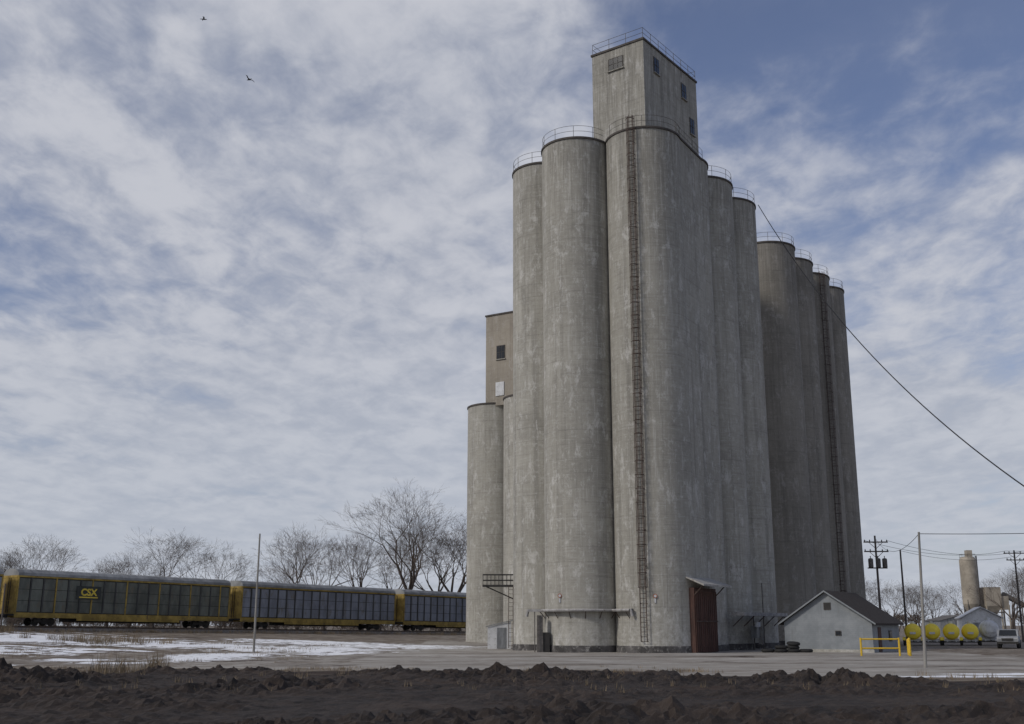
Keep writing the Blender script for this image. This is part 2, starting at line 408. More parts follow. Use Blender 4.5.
def autorack(L0,panel,label,logo=False):
    Lc=L0+13.9; p=tp(Lc,0,RT)
    e=thing('railway_car',p,label,'train car',rot=(0,.0123,math.atan2(UY,UX)),group='enclosed railway cars coupled in one train')
    H=13.5; W=1.5
    b=MB()
    for sy in (-1,1):
        b.box((0,sy*W,1.08),(2*H,.12,.5),'caryel')
        b.box((0,sy*(W-.02),.72),(13,.1,.26),'caryel')
        b.box((0,sy*W,5.0),(2*H,.12,.16),'caryel')
        n=19
        for i in range(n+1):
            x=-H+.06+(2*H-.12)*i/n
            b.box((x,sy*(W+.03),3.13),(.13,.1,3.55),'caryel' if (i in(0,n) or panel=='cargreen' and i%3==0) else 'carrib')
    b.box((0,0,1.15),(2*H,2.86,.25),'black')
    b.box((0,0,.75),(15,.6,.6),'black')
    for sx in (-1,1): b.box((sx*(H+.45),0,.95),(.9,.35,.3),'black')
    b.done('frame',e)
    b=MB()
    n=19
    for sy in (-1,1):
        for i in range(n):
            x0=-H+(2*H)*i/n; w=2*H/n
            for zc in (1.97,3.12,4.27):
                b.box((x0+w/2,sy*(W-.03),zc),(w-.14,.04,1.1),panel)
        b.box((0,sy*(W-.08),3.1),(2*H-.1,.03,3.6),'black')
    b.done('side_panel',e)
    b=MB()
    prof=[(-1.56,5.1),(-1.5,5.38),(-1.1,5.68),(-.4,5.8),(.4,5.8),(1.1,5.68),(1.5,5.38),(1.56,5.1)]
    vs=[(-H,y,z) for y,z in prof]+[(H,y,z) for y,z in prof]; m_=len(prof)
    b.add(vs,[(i,i+1,i+1+m_,i+m_) for i in range(m_-1)]+[tuple(reversed(range(m_))),tuple(range(m_,2*m_))],'carroof')
    for i in range(28):
        x=-H+.5+i*(2*H-1)/27
        pr=[(y*1.012,z+.035) for y,z in prof]
        for (y0,z0),(y1,z1) in zip(pr,pr[1:]):
            b.add([(x-.04,y0,z0),(x+.04,y0,z0),(x+.04,y1,z1),(x-.04,y1,z1)],[(0,1,2,3)],'carroof')
    b.done('roof',e)
    for sx in (-1,1):
        b=MB()
        for sy in (-1,1):
            b.box((sx*H,sy*.74,3.15),(.09,1.42,3.9),'caryel')
            for zc in (1.7,2.5,3.3,4.1,4.9): b.box((sx*(H+.06),sy*.74,zc),(.05,1.36,.09),'caryel')
            b.box((sx*(H+.08),sy*.2,3.1),(.05,.05,3.6),'black')
        b.done('end_door',e)
        bo=MB()
        for sy in (-1,1):
            bo.box((0,sy*1.0,.5),(2.3,.14,.28),'black'); bo.box((0,sy*1.02,.45),(.6,.2,.5),'black')
        bo.box((0,0,.6),(.5,2.1,.3),'black')
        bg=bo.done('bogie',e,loc=(sx*9.9,0,0))
        for wx in (-.87,.87):
            w=MB()
            for sy in (-1,1): w.lathe([(0,-.06),(.42,-.06),(.42,.06),(0,.06)],'black',c=(0,sy*.75,.42),n=20,axis='y')
            w.tube((0,-.75,.42),(0,.75,.42),.08,'black')
            w.done('wheel',bg,loc=(wx,0,0))
    if logo:
        cu=D.curves.new('t','FONT'); cu.body='CSX'; cu.size=1.0; cu.align_x='CENTER'; cu.extrude=.012; cu.offset=.035
        to=D.objects.new('t',cu); COL.objects.link(to); bpy.context.view_layer.update()
        me=D.meshes.new_from_object(to.evaluated_get(bpy.context.evaluated_depsgraph_get()))
        D.objects.remove(to)
        pl=MB(); pl.box((0,.0,0),(2.9,.03,1.4),'logoplate'); pl.box((0,-.02,-.48),(2.2,.02,.13),'logoyel')
        po=pl.done('logo',e,loc=(-5.4,-W-.1,3.55))
        lo=D.objects.new('lettering',me); me.materials.clear(); me.materials.append(M['logoyel']); COL.objects.link(lo)
        lo.parent=po; lo.location=(0,-.03,-.27); lo.rotation_euler=(math.pi/2,0,0)
    return e
autorack(-29.0,'cargrey','grey enclosed railway car with yellow ends on the track')
autorack(-.4,'cargreen','dark green panelled railway car with yellow frame and railroad logo',True)
autorack(28.4,'cargrey','blue grey panelled railway car with yellow sill and ends')
autorack(57.2,'cargrey','grey panelled railway car partly hidden by the silo')

# ------------------------------------------------------------ elevators
def railing(mb,r,z,ac,half,k='rail'):
    a0=math.radians(ac-half); a1=math.radians(ac+half)
    n=int(2*math.radians(half)*r/.45)
    pts=[(r*math.cos(a0+(a1-a0)*i/n),r*math.sin(a0+(a1-a0)*i/n)) for i in range(n+1)]
    for hz in (.55,1.08): mb.path([(x,y,z+hz) for x,y in pts],.02,k,4)
    for i,(x,y) in enumerate(pts):
        if i%4==0: mb.tube((x,y,z),(x,y,z+1.08),.022,k,n=4)
def silo(parent,x,y,r,h,mtl='conc',rail=None,tar=True,seg=72):
    mb=MB()
    mb.lathe([(r,-.4),(r,h)],mtl,n=seg)
    mb.lathe([(r,h),(r+.1,h),(r+.1,h+.18),(r+.02,h+.22)],'rim',n=seg)
    mb.lathe([(r+.02,h+.22),(.02,h+.5)],'roof',n=seg)
    if tar:
        mb.lathe([(r+.06,-.4),(r+.06,.5),(r,.55)],'tar',n=seg)
    o=mb.done('silo',parent,loc=(x,y,0))
    if rail:
        q=MB(); railing(q,r-.05,h+.22,*rail); q.done('railing',o)
    return o
def ladder(parent,pos,n,z0,z1,cage0,name='ladder',k=1.0,top=1.2):
    nx_,ny_=n; tx,ty=-ny_,nx_
    mb=MB(); P=lambda t,o_,z:(pos[0]+tx*t+nx_*o_,pos[1]+ty*t+ny_*o_,z)
    for t in (-.26,.26): mb.tube(P(t,.3,z0),P(t,.3,z1+top),.044*k,'rust',n=5)
    z=z0
    while z<z1+top-.1:
        mb.tube(P(-.26,.3,z),P(.26,.3,z),.022*k,'rust',n=4,cap=False); z+=.38
    z=z0
    while z<z1:
        for t in (-.26,.26): mb.tube(P(t,-.05,z),P(t,.3,z),.03*k,'rust',n=4)
        z+=3
    z=cage0
    angs=[math.pi*i/8 for i in range(9)]
    while z<z1+top:
        mb.path([P(.38*math.cos(a),.3+.5*math.sin(a),z) for a in angs],.034*k,'rust',4); z+=1.15
    for a in (0,math.pi*.25,math.pi*.5,math.pi*.75,math.pi):
        mb.tube(P(.38*math.cos(a),.3+.5*math.sin(a),cage0),P(.38*math.cos(a),.3+.5*math.sin(a),z1+top-.1),.025*k,'rust',n=4)
    return mb.done(name,parent)

HR=45.8
E1=thing('grain_elevator',(12.2,95,0),'tall weathered concrete grain elevator with rounded silos and rooftop headhouse','grain elevator')
ox,oy=12.2,95.0
def rel(x,y): return (x-ox,y-oy)
R_=-32
silos=[(12.2,95,3.45,(285,85)),(6.1,97,3.25,(225,95)),(3.3,102.6,3.2,(190,80)),(15.7,101,3.5,None),(19.2,106.2,3.42,(R_,75)),(22.8,111.9,3.42,(R_+10,90)),
       (9.9,104.8,3.4,None),(13.4,110.2,3.4,None),(17,116,3.4,(150,80)),(6.0,108.6,3.2,(170,60))]
for x,y,r,rl in silos:
    a,b_=rel(x,y); silo(E1,a,b_,r,HR,'conc',rl)
dB=Vector((3.5,6.0)).normalized(); nB=Vector((dB.y,-dB.x)); cB=Vector(rel(13.95,98))
mb=MB(); mb.box((0,1.87,HR/2),(6.95,3.7,HR-.03),'conc'); mb.box((0,1.85,HR+.09),(6.95,3.86,.2),'rim')
mb.box((0,1.85,.2),(6.9,3.82,.6),'tar')
fw=mb.done('infill_wall',E1,loc=(cB.x+nB.x*3.4,cB.y+nB.y*3.4,0),rot=(0,0,math.atan2(dB.y,dB.x)))
q=MB()
for hz in (.55,1.08): q.tube((-3.3,.1,HR+.19+hz),(3.3,.1,HR+.19+hz),.02,'rail',n=4)
for i in range(6): q.tube((-3.3+i*1.32,.1,HR+.19),(-3.3+i*1.32,.1,HR+1.27),.022,'rail',n=4)
q.done('railing',fw)
mb=MB()
pts=[rel(12.2,95),rel(6.1,97),rel(3.3,102.6),rel(6,108.6),rel(17,116),rel(22.8,111.9),rel(19.2,106.2)]
k=len(pts); mb.add([(x,y,HR-.3) for x,y in pts]+[(x,y,HR+.3) for x,y in pts],[tuple(reversed(range(k))),tuple(range(k,2*k))]+[(i,(i+1)%k,(i+1)%k+k,i+k) for i in range(k)],'roof')
mb.done('roof_slab',E1)
# headhouse
hc=Vector(rel(12.3,93.5)); hr=Vector((.595,.803)); hl=Vector((-hr.y,hr.x))
WL,WR,HT=5.65,10.7,55.75
def headhouse(parent,c,dl,dr,wl,wr,z0,z1,wins,mtl='conc'):
    c=Vector(c); mid=c+dl*wl/2+dr*wr/2
    ang=math.atan2(dr.y,dr.x)
    mb=MB()
    mb.box((0,0,(z0+z1)/2),(wr,wl,z1-z0),mtl)
    mb.box((0,0,z1+.1),(wr+.2,wl+.2,.2),'rim')
    o=mb.done('headhouse',parent,loc=(mid.x,mid.y,0),rot=(0,0,ang))
    for face,t,z,w,h in wins:
        m_=MB()
        if face=='L':
            x=-wr/2; y=-wl/2+t
            m_.box((x-.02,y,z),(.06,w+.16,h+.16),'frame')
            m_.box((x-.05,y,z),(.05,w-.04,h-.04),'glass')
            for q in (-w/6,w/6): m_.box((x-.085,y+q,z),(.03,.035,h),'frame')
            m_.box((x-.085,y,z),(.026,w,.035),'frame')
            m_.box((x-.08,y,z-h/2-.1),(.2,w+.3,.08),'conc')
        else:
            y=-wl/2; x=-wr/2+t
            m_.box((x,y-.02,z),(w+.16,.06,h+.16),'frame')
            m_.box((x,y-.05,z),(w-.04,.05,h-.04),'glass')
            m_.box((x,y-.085,z),(.04,.03,h),'frame'); m_.box((x,y-.085,z),(w,.026,.04),'frame')
            m_.box((x,y-.08,z-h/2-.1),(w+.3,.2,.08),'conc')
        m_.done('window',o)
    return o
ho=headhouse(E1,hc,hl,hr,WL,WR,HR-.2,HT,[('L',3.0,54.2,1.5,1.15),('R',2.4,54.0,.9,1.5),('R',7.9,53.6,.9,1.5),('R',9.4,50.4,.8,1.6)])
def boxrail(parent,wx,wy,z):
    q=MB(); a,b_=wx/2-.05,wy/2-.05
    cs=[(-a,-b_),(a,-b_),(a,b_),(-a,b_)]
    for i in range(4):
        p,r=Vector(cs[i]),Vector(cs[(i+1)%4]); n=max(2,int((r-p).length/1.5))
        for hz in (.55,1.08): q.tube((p.x,p.y,z+hz),(r.x,r.y,z+hz),.024,'rail',n=4)
        for j in range(n):
            s_=p.lerp(r,j/n); q.tube((s_.x,s_.y,z),(s_.x,s_.y,z+1.08),.026,'rail',n=4)
    q.done('railing',parent)
boxrail(ho,WR,WL,HT+.2)
q=MB(); q.lathe([(.35,0),(.35,.7),(.0,.95)],'galv',c=(2,.8,HT+.2),n=16); q.done('roof_vent',ho)
ladder(E1,rel(10.8,91.87),(-.41,-.912),.9,HR,5.2)
# door vestibule
u=Vector((.542,.84)); ang=math.atan2(u.y,u.x)
c=Vector(rel(15.85,94.4))
mb=MB(); mb.box((0,1.0,2.6),(4.6,2.8,5.2),'door'); mb.box((0,-.44,2.5),(4.4,.08,4.9),'door')
for i in range(11): mb.box((-2.05+i*.41,-.5,2.5),(.06,.05,4.8),'door')
mb.box((0,-.54,2.5),(4.4,.04,.1),'rust')
mb.done('door',E1,loc=(c.x,c.y,0),rot=(0,0,ang),label='brown rusty steel loading door with canopy')
mb=MB(); vs=[(-2.5,.9,6.4),(2.5,.9,6.4),(3.0,-1.6,5.45),(-3.0,-1.6,5.45),(-2.5,.9,6.3),(2.5,.9,6.3),(3.0,-1.6,5.3),(-3.0,-1.6,5.3)]
mb.add(vs,[(0,3,2,1),(4,5,6,7),(3,7,6,2),(0,4,7,3),(1,2,6,5),(0,1,5,4)],'canopy')
for s_ in (-2.25,2.25): mb.tube((s_,-1.2,5.35),(s_,-.4,4.6),.05,'rust')
mb.done('canopy',E1,loc=(c.x,c.y,0),rot=(0,0,ang))
# loading ledges hugging the silos
mb=MB()
for (x,y,r,a0,a1) in ((6.1,97,3.2,178,330),(12.2,95,3.4,196,229)):
    x,y=rel(x,y); mb.lathe([(r,3.3),(r+.62,3.3),(r+.68,3.4),(r+.62,3.5),(r,3.52)],'ledge',c=(x,y,0),n=40,sm=False,a0=math.radians(a0),a1=math.radians(a1))
    for a in range(int(a0)+4,int(a1),22):
        t=math.radians(a); mb.tube((x+(r+.5)*math.cos(t),y+(r+.5)*math.sin(t),3.32),(x+r*math.cos(t),y+r*math.sin(t),2.7),.035,'rust',n=4)
x,y=rel(12.2,95); t=math.radians(229); mb.tube((x+3.85*math.cos(t),y+3.85*math.sin(t),3.5),(x+3.85*math.cos(t)+.15,y+3.85*math.sin(t),2.9),.14,'ledge')
x,y=rel(2.1,96.2); mb.box((x,y,3.41),(1.5,.7,.21),'ledge'); mb.tube((x-.7,y,3.5),(x-.85,y,2.9),.14,'ledge')
mb.done('loading_ledge',E1)
mb=MB()
d=Vector((.528,.849)); n=Vector((.849,-.528)); a=Vector(rel(19.2,98.9)); L_=11.8
q=[a,a+d*L_,a+d*L_+n*1.2,a+n*1.2]
mb.add([(p.x,p.y,3.0) for p in q]+[(p.x,p.y,3.3) for p in q],[(3,2,1,0),(4,5,6,7),(0,1,5,4),(1,2,6,5),(2,3,7,6),(3,0,4,7)],'ledge')
for i in range(5):
    p=a+d*(.4+i*2.7); mb.tube((p.x+n.x*1.0,p.y+n.y*1.0,3.0),(p.x,p.y,2.1),.04,'rust',n=4)
e_=a+d*L_+n*.9; mb.tube((e_.x,e_.y,3.1),(e_.x+d.x*.3,e_.y+d.y*.3,2.5),.13,'ledge')
mb.done('loading_ledge',E1)
mb=MB()
x,y=rel(2.35,95.2)
mb.box((x,y,1.5),(.5,.6,3.0),'rail'); mb.box((x+.5,y+.1,.8),(.6,.6,1.6),'black'); mb.tube((x-.45,y-.6,0),(x-.45,y-.6,3.3),.05,'rail')
mb.done('loading_machinery',E1)
for px_,py_,z in ((11.65,91.5,4.5),(4.0,94.35,4.6)):
    a,b_=rel(px_,py_); mb=MB(); mb.lathe([(0,-.05),(.17,-.05),(.17,.0)],'orange',c=(a,b_,z),n=20,axis='y')
    mb.lathe([(0,.02),(.17,.02)],'orange',c=(a,b_,z),n=20,axis='y'); mb.lathe([(0,.03),(.11,.03)],'white',c=(a,b_,z),n=16,axis='y'); mb.box((a,b_+.05,z-.3),(.12,.06,.5),'white'); mb.done('round_sign',E1)
mb=MB(); x,y=rel(-1.2,103.0)
mb.box((x,y,5.7),(3.0,1.5,.16),'black')
for i in range(9):
    sx=-1.45+i*2.9/8; mb.tube((x+sx,y-.7,5.7),(x+sx,y-.7,6.7),.03,'black',n=4)
for zz in (6.2,6.7): mb.tube((x-1.45,y-.7,zz),(x+1.45,y-.7,zz),.035,'black',n=4); mb.tube((x-1.45,y-.7,zz),(x-1.45,y+.7,zz),.035,'black',n=4); mb.tube((x-1.45,y+.7,zz),(x+1.45,y+.7,zz),.03,'black',n=4)
mb.tube((x-1.2,y,5.65),(x+1.4,y,4.5),.06,'black')
mb.done('balcony',E1)
mb=MB()
for t in (-.2,.2): mb.tube((x+1.1+t,y-.8,.2),(x+1.1+t,y-.8,5.7),.03,'rust',n=4)
for i in range(14): mb.tube((x+.9,y-.8,.4+i*.38),(x+1.3,y-.8,.4+i*.38),.016,'rust',n=4)
mb.done('ladder',E1)
mb=MB()
x,y=rel(21.9,104.1); mb.box((x+.35,y-.6,1.6),(.7,.5,1.1),'galv',ang); mb.box((x+1.1,y+.3,1.3),(.5,.4,1.6),'canopy',ang); mb.tube((x+.2,y-.7,0),(x+.2,y-.7,3),.06,'rail'); mb.tube((x+1.3,y+.1,0),(x+1.3,y+.1,6),.05,'rail')
mb.lathe([(.01,-.3),(.28,-.25),(.28,.15),(.01,.2)],'white',c=(x+.4,y-1.3,2.3),n=14)
mb.done('electrical_cabinet',E1)

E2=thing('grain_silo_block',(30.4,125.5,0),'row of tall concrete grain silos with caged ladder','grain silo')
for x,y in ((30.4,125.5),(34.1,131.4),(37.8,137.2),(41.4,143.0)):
    silo(E2,x-30.4,y-125.5,3.45,HR,'conc_shaded',(R_,95))
    silo(E2,x-30.4-5.8,y-125.5+3.6,3.45,HR,'conc_shaded',(R_+180,60))
ladder(E2,(39.3-30.4,134.1-125.5),(.44,-.9),.9,HR,5,k=.8,top=.3)
mb=MB(); a=[(0,0),(11,17.5),(5.2,21.1),(-5.8,3.6)]
mb.add([(x,y,HR-.3) for x,y in a]+[(x,y,HR+.3) for x,y in a],[(3,2,1,0),(4,5,6,7),(0,1,5,4),(1,2,6,5),(2,3,7,6),(3,0,4,7)],'roof'); mb.done('roof_slab',E2)

z0=gh(-2.1,135)
E3=thing('grain_elevator',(-2.1,135,z0),'shorter concrete grain elevator with tan headhouse behind the tall silos','grain elevator')
for x,y in ((-2.1,135),(2.4,129.2),(3.2,139)):
    silo(E3,x+2.1,y-135,3.4,28.4-z0,'conc',None,tar=False)
h3=headhouse(E3,(2.2+2.1,128.9-135),Vector((-.85,.53)),Vector((.53,.85)),6.4,8,28.2-z0,39.6-z0,[('L',6.4-2.2,34.8-z0,1.1,1.6)],'conc_tan')
mb=MB(); mb.box((-4-.05,-3.2+6.4-2.1,30.2-z0),(.1,1.2,1.7),'white'); mb.done('door',h3,label='small white hatch door')
e=thing('utility_shed',(-1.2,108,gh(-1.2,108)),'small white metal utility shed beside the silo','shed')
mb=MB(); mb.prism([(-1.1,0),(1.1,0),(1.1,2.5),(-1.1,2.0)],-1,1,'white'); mb.done('wall',e)
mb=MB(); mb.prism([(-1.25,2.02),(1.25,2.58),(1.25,2.66),(-1.25,2.1)],-1.12,1.12,'galv'); mb.done('roof',e)
mb=MB(); mb.box((.2,-1.03,1),(.85,.05,1.9),'galv'); mb.done('door',e)

# ------------------------------------------------------------ gabled shed
e=thing('gabled_shed',(26.5,95.1,0),'small blue grey gabled shed with dark shingle roof beside the silos','shed',rot=(0,0,math.atan2(-.53,.85)))
w=3.7; dp=9.2; ev=2.45; ap=4.9
mb=MB(); mb.prism([(-w,-.1),(w,-.1),(w,ev),(0,ap),(-w,ev)],0,dp,'siding'); 
mb.box((0,0,.08),(2*w+.1,.08,.3),'conc'); mb.done('wall',e)
mb=MB()
sl=(ap-ev)/w
for s_ in (-1,1):
    x1=s_*(w+.4); z1=ev-.4*sl
    v=[(0,-.4,ap+.03),(x1,-.4,z1+.03),(x1,dp+.3,z1+.03),(0,dp+.3,ap+.03)]
    v2=[(a,b_,c_+.13) for a,b_,c_ in v]
    mb.add(v+v2,[(0,1,2,3),(7,6,5,4),(1,5,6,2),(0,4,5,1),(3,2,6,7)],'shingle')
mb.done('roof',e)
mb=MB()
for s_ in (-1,1):
    x1=s_*(w+.4); z1=ev-.4*sl
    mb.add([(0,-.42,ap+.16),(x1,-.42,z1+.16),(x1,-.42,z1+.02),(0,-.42,ap+.02)],[(0,1,2,3)],'siding')
mb.done('fascia',e)
mb=MB(); mb.box((.1,-.03,3.75),(.6,.05,.6),'frame'); mb.box((.1,-.06,3.75),(.5,.03,.5),'black'); mb.done('vent',e)
mb=MB(); mb.box((.9,-.04,1.55),(.5,.05,.4),'frame'); mb.box((.9,-.075,1.55),(.4,.03,.3),'glass'); mb.done('window',e)
mb=MB(); mb.box((w+.03,2.2,1.0),(.05,.95,2.05),'door'); mb.done('door',e)
mb=MB(); mb.box((w+.03,5.8,1.3),(.05,1.0,.9),'frame'); mb.box((w+.07,5.8,1.3),(.04,.85,.75),'glass'); mb.done('window',e)

def tyre(loc,rot):
    e=thing('tyre',loc,'old black tyre lying by the shed wall','tyre',rot=rot,group='old tyres piled beside the shed')
    mb=MB(); R,r=.42,.14
    vs=[];fs=[]
    for a in range(20):
        t=a*math.pi/10
        for b_ in range(8):
            s_=b_*math.pi/4; q=R+r*math.cos(s_); vs.append((q*math.cos(t),q*math.sin(t),.14+r*1.0*math.sin(s_)))
    for a in range(20):
        for b_ in range(8):
            fs.append((a*8+b_,((a+1)%20)*8+b_,((a+1)%20)*8+(b_+1)%8,a*8+(b_+1)%8))
    mb.add(vs,fs,'tyre',True); mb.done('tread',e)
    mb=MB(); mb.lathe([(.29,.06),(.27,.14),(.29,.22)],'rust',n=20); mb.done('rim',e)
for x,y,z,r in [(22.3,94.2,0,(0,0,0)),(22.35,94.25,.28,(0,0,0)),(23.3,94,0,(0,0,0)),(23.25,94.1,.28,(0,.05,0)),(23.3,94.05,.57,(.1,0,.4)),(21.3,94.6,0,(0,0,0)),(24.3,93.9,0,(0,0,0))]: tyre((x,y,z),r)

# yellow gate
e=thing('pipe_gate',(26.9,83,0),'yellow painted steel pipe barrier on the gravel','barrier')
for x in (-1.4,1.4):
    mb=MB(); mb.tube((x,0,-.1),(x,0,1.3),.075,'yellow',n=12); mb.done('post',e)
mb=MB()
for z in (.55,1.2): mb.tube((-1.4,0,z),(1.4,0,z),.06,'yellow',n=10)
mb.done('rail',e)
for x,y,h in ((29.4,84,1.2),(30.0,86,1.1)):
    mb=MB(); mb.lathe([(.1,-.1),(.1,h),(.06,h+.08),(.0,h+.1)],'yellow',n=14)
    o=mb.done('bollard',None,loc=(x,y,0)); o['label']='yellow steel bollard on the gravel yard'; o['category']='bollard'; o['group']='yellow bollards'

# ------------------------------------------------------------ poles and wires
def pole(x,y,h,label,arms=(),trans=False,r=.15,k='wood',lean=(0,0),rz=0):
    e=thing('utility_pole',(x,y,gh(x,y)),label,'utility pole',rot=(lean[0],lean[1],rz),group='wooden utility poles')
    mb=MB(); mb.tube((0,0,-.3),(0,0,h),r,k,r1=r*.65,n=12); mb.done('shaft',e)
    for z,w_ in arms:
        mb=MB(); mb.box((0,-.16,z),(w_,.1,.13),k)
        mb.tube((-w_*.3,-.16,z),(0,-.12,z-.7),.03,k,n=4); mb.tube((w_*.3,-.16,z),(0,-.12,z-.7),.03,k,n=4)
        for t in (-.46,-.25,.25,.46): mb.lathe([(.05,0),(.07,.08),(.03,.2),(.0,.22)],'black',c=(w_*t,-.16,z+.06),n=8)
        mb.done('crossarm',e)
    if trans:
        for t in (-.75,0,.75):
            mb=MB(); mb.lathe([(.0,0),(.24,0),(.26,.1),(.26,.85),(.2,.95),(.0,1.0)],'rail',c=(t,-.35 if t else -.5,h-3.4),n=16)
            mb.lathe([(.04,.98),(.05,1.2),(0,1.22)],'black',c=(t,-.35 if t else -.5,h-3.4),n=8)
            mb.done('transformer',e)
        mb=MB(); mb.box((0,-.16,h-3.45),(2.1,.12,.12),k); mb.done('crossarm',e)
    return e
pole(39.2,120,11.6,'wooden power pole with two crossarms and three transformers',((10.9,2.6),(9.9,2.6)),True)
pole(48.8,140,11.4,'plain dark wooden utility pole')
pole(21.75,60,7.1,'plain thin grey wooden pole at the yard edge',k='woodlt',r=.09,lean=(0,.035))
pole(67.6,150,12,'wooden power pole with crossarms near trees',((11.6,3.0),(10.7,2.4)))
pole(-20.9,92,9.5,'thin pale wooden pole on the snowy field',k='woodlt',r=.1)
pole(-50.6,112,4.6,'short dark post beside the train',r=.1)
pole(30,60,8.2,'plain wooden pole holding the overhead cable')
pole(75,95,12,'wooden power pole with crossarms',((11.6,3.0),))
def wire(a,b_,sag,r,label):
    a=Vector(a);b_=Vector(b_); pts=[]
    for i in range(33):
        t=i/32; p=a.lerp(b_,t); p.z-=4*sag*t*(1-t); pts.append(p)
    mb=MB(); mb.path(pts,r,'cable',5)
    o=mb.done('overhead_cable'); o['label']=label; o['category']='cable'; o['group']='overhead cables'
wire((26.2,110.0,45.7),(30,60,8.1),3.2,.042,'thick black cable running from the silo roof to a pole')
wire((22.0,60,7.0),(39.2,120,11.4),1.2,.015,'thin black wire between poles')
wire((22.0,60,7.0),(55,70,9.5),.5,.018,'thin black wire between poles')
for t in (-1.2,1.2):
    wire((39.2+t,120,11.1),(67.6+t,150,11.9),1.0,.02,'thin black power line between crossarm poles')
    wire((67.6+t,150,11.9),(75+t,95,11.9),1.0,.02,'thin black power line between crossarm poles')
wire((48.8,140,11.3),(67.6,150,11.2),.8,.02,'thin black wire between poles')

# ------------------------------------------------------------ nurse tanks
def tankwagon(x,y,col,label,sc=.95):
    e=thing('tank_wagon',(x,y,0),label,'tank wagon',rot=(0,0,-.35),group='tank wagons parked in a row',scale=sc)
    mb=MB(); prof=[(0,-2.0),(.4,-1.94),(.7,-1.78),(.86,-1.5),(.88,-1.35),(.88,1.35),(.86,1.5),(.7,1.78),(.4,1.94),(0,2.0)]
    mb.lathe(prof,col,c=(0,0,1.5),n=28,axis='y'); mb.lathe([(.2,0),(.2,.25),(0,.27)],'white',c=(0,0,2.35),n=12); mb.done('tank',e)
    mb=MB(); mb.box((-.45,0,.5),(.12,3.8,.16),'white'); mb.box((.45,0,.5),(.12,3.8,.16),'white')
    for yy in (-1.2,1.2):
        mb.box((0,yy,.58),(1.5,.16,.25),'white'); mb.tube((-.9,yy,.38),(.9,yy,.38),.06,'black')
        for sx in (-.95,.95): mb.box((sx,yy,.86),(.3,.95,.05),col); mb.box((sx,yy-.47,.72),(.3,.05,.28),col)
    mb.tube((0,-1.9,.5),(0,-3.4,.45),.06,'black'); mb.box((0,-2.02,1.35),(.6,.05,.22),'white'); mb.done('chassis',e)
    for yy in (-1.2,1.2):
        for xx in (-.95,.95):
            mb=MB(); mb.lathe([(0,-.11),(.2,-.12),(.36,-.11),(.38,-.05),(.38,.05),(.36,.11),(.2,.12),(0,.11)],'tyre',n=20,axis='x'); mb.done('wheel',e,loc=(xx,yy,.38))
    return e
tk=tankwagon(44.6,126,'tankyel','yellow horizontal fertiliser tank on a wheeled farm wagon',1.0)
for x,y in ((46.75,126.2),(48.9,126.1),(51.1,126.4)): clone(tk,(x,y,0),rz=-.36+random.uniform(-.04,.04))
tankwagon(53.9,128,'white','white horizontal fertiliser tank on a wheeled farm wagon',1.15)

# pickup
e=thing('pickup_truck',(48.6,111,0),'dull white pickup truck parked on the gravel facing the yard','truck',rot=(0,0,math.radians(-116)))
mb=MB()
body=[(-2.6,.45),(2.6,.45),(2.65,.8),(2.55,1.05),(1.3,1.15),(.7,1.75),(-.6,1.8),(-.75,1.12),(-2.6,1.12)]
mb.prism(body,-.95,.95,'dullwhite')
o=mb.done('body',e); bv_=o.modifiers.new('b','BEVEL'); bv_.width=.06; bv_.segments=2
mb=MB(); mb.add([(1.31,-.8,1.2),(1.31,.8,1.2),(.77,.72,1.73),(.77,-.72,1.73)],[(0,1,2,3)],'glass'); mb.done('windscreen',e)
for s_ in (-1,1):
    mb=MB(); mb.add([(1.05,s_*.958,1.2),(.65,s_*.958,1.66),(-.5,s_*.958,1.68),(-.6,s_*.958,1.2)],[(0,1,2,3)],'glass'); mb.done('side_window',e)
    mb=MB(); mb.box((2.62,s_*.72,.82),(.06,.3,.18),'galv'); mb.done('headlight',e)
    for x in (-1.6,1.65):
        mb=MB(); mb.lathe([(0,-.13),(.2,-.13),(.36,-.13),(.39,-.05),(.39,.05),(.36,.13),(.2,.13),(0,.13)],'tyre',n=22,axis='y'); mb.lathe([(0,.145*s_),(.2,.145*s_)],'galv',n=14,axis='y'); mb.done('wheel',e,loc=(x,s_*.86,.39))
mb=MB(); mb.box((2.68,0,.55),(.14,1.9,.22),'black'); mb.done('bumper',e)
mb=MB(); mb.box((-2.66,0,.55),(.14,1.9,.2),'black'); mb.done('bumper',e)
mb=MB(); mb.box((2.66,0,.85),(.05,1.05,.25),'black'); mb.done('grille',e)

# white gabled building
e=thing('storage_building',(66.5,160,0),'small white gabled storage building beside the yard','building',rot=(0,0,-.3))
mb=MB(); mb.prism([(-2.6,0),(2.6,0),(2.6,3.2),(0,4.6),(-2.6,3.2)],0,9,'white'); mb.done('wall',e)
mb=MB()
for s_ in (-1,1):
    v=[(0,-.3,4.65),(s_*2.9,-.3,3.1),(s_*2.9,9.3,3.1),(0,9.3,4.65)]; v2=[(a,b_,c_+.12) for a,b_,c_ in v]
    mb.add(v+v2,[(0,1,2,3),(7,6,5,4),(1,5,6,2),(0,4,5,1)],'white')
mb.done('roof',e)
mb=MB(); mb.box((0,-.04,1.3),(2.4,.06,2.5),'galv'); mb.done('door',e)

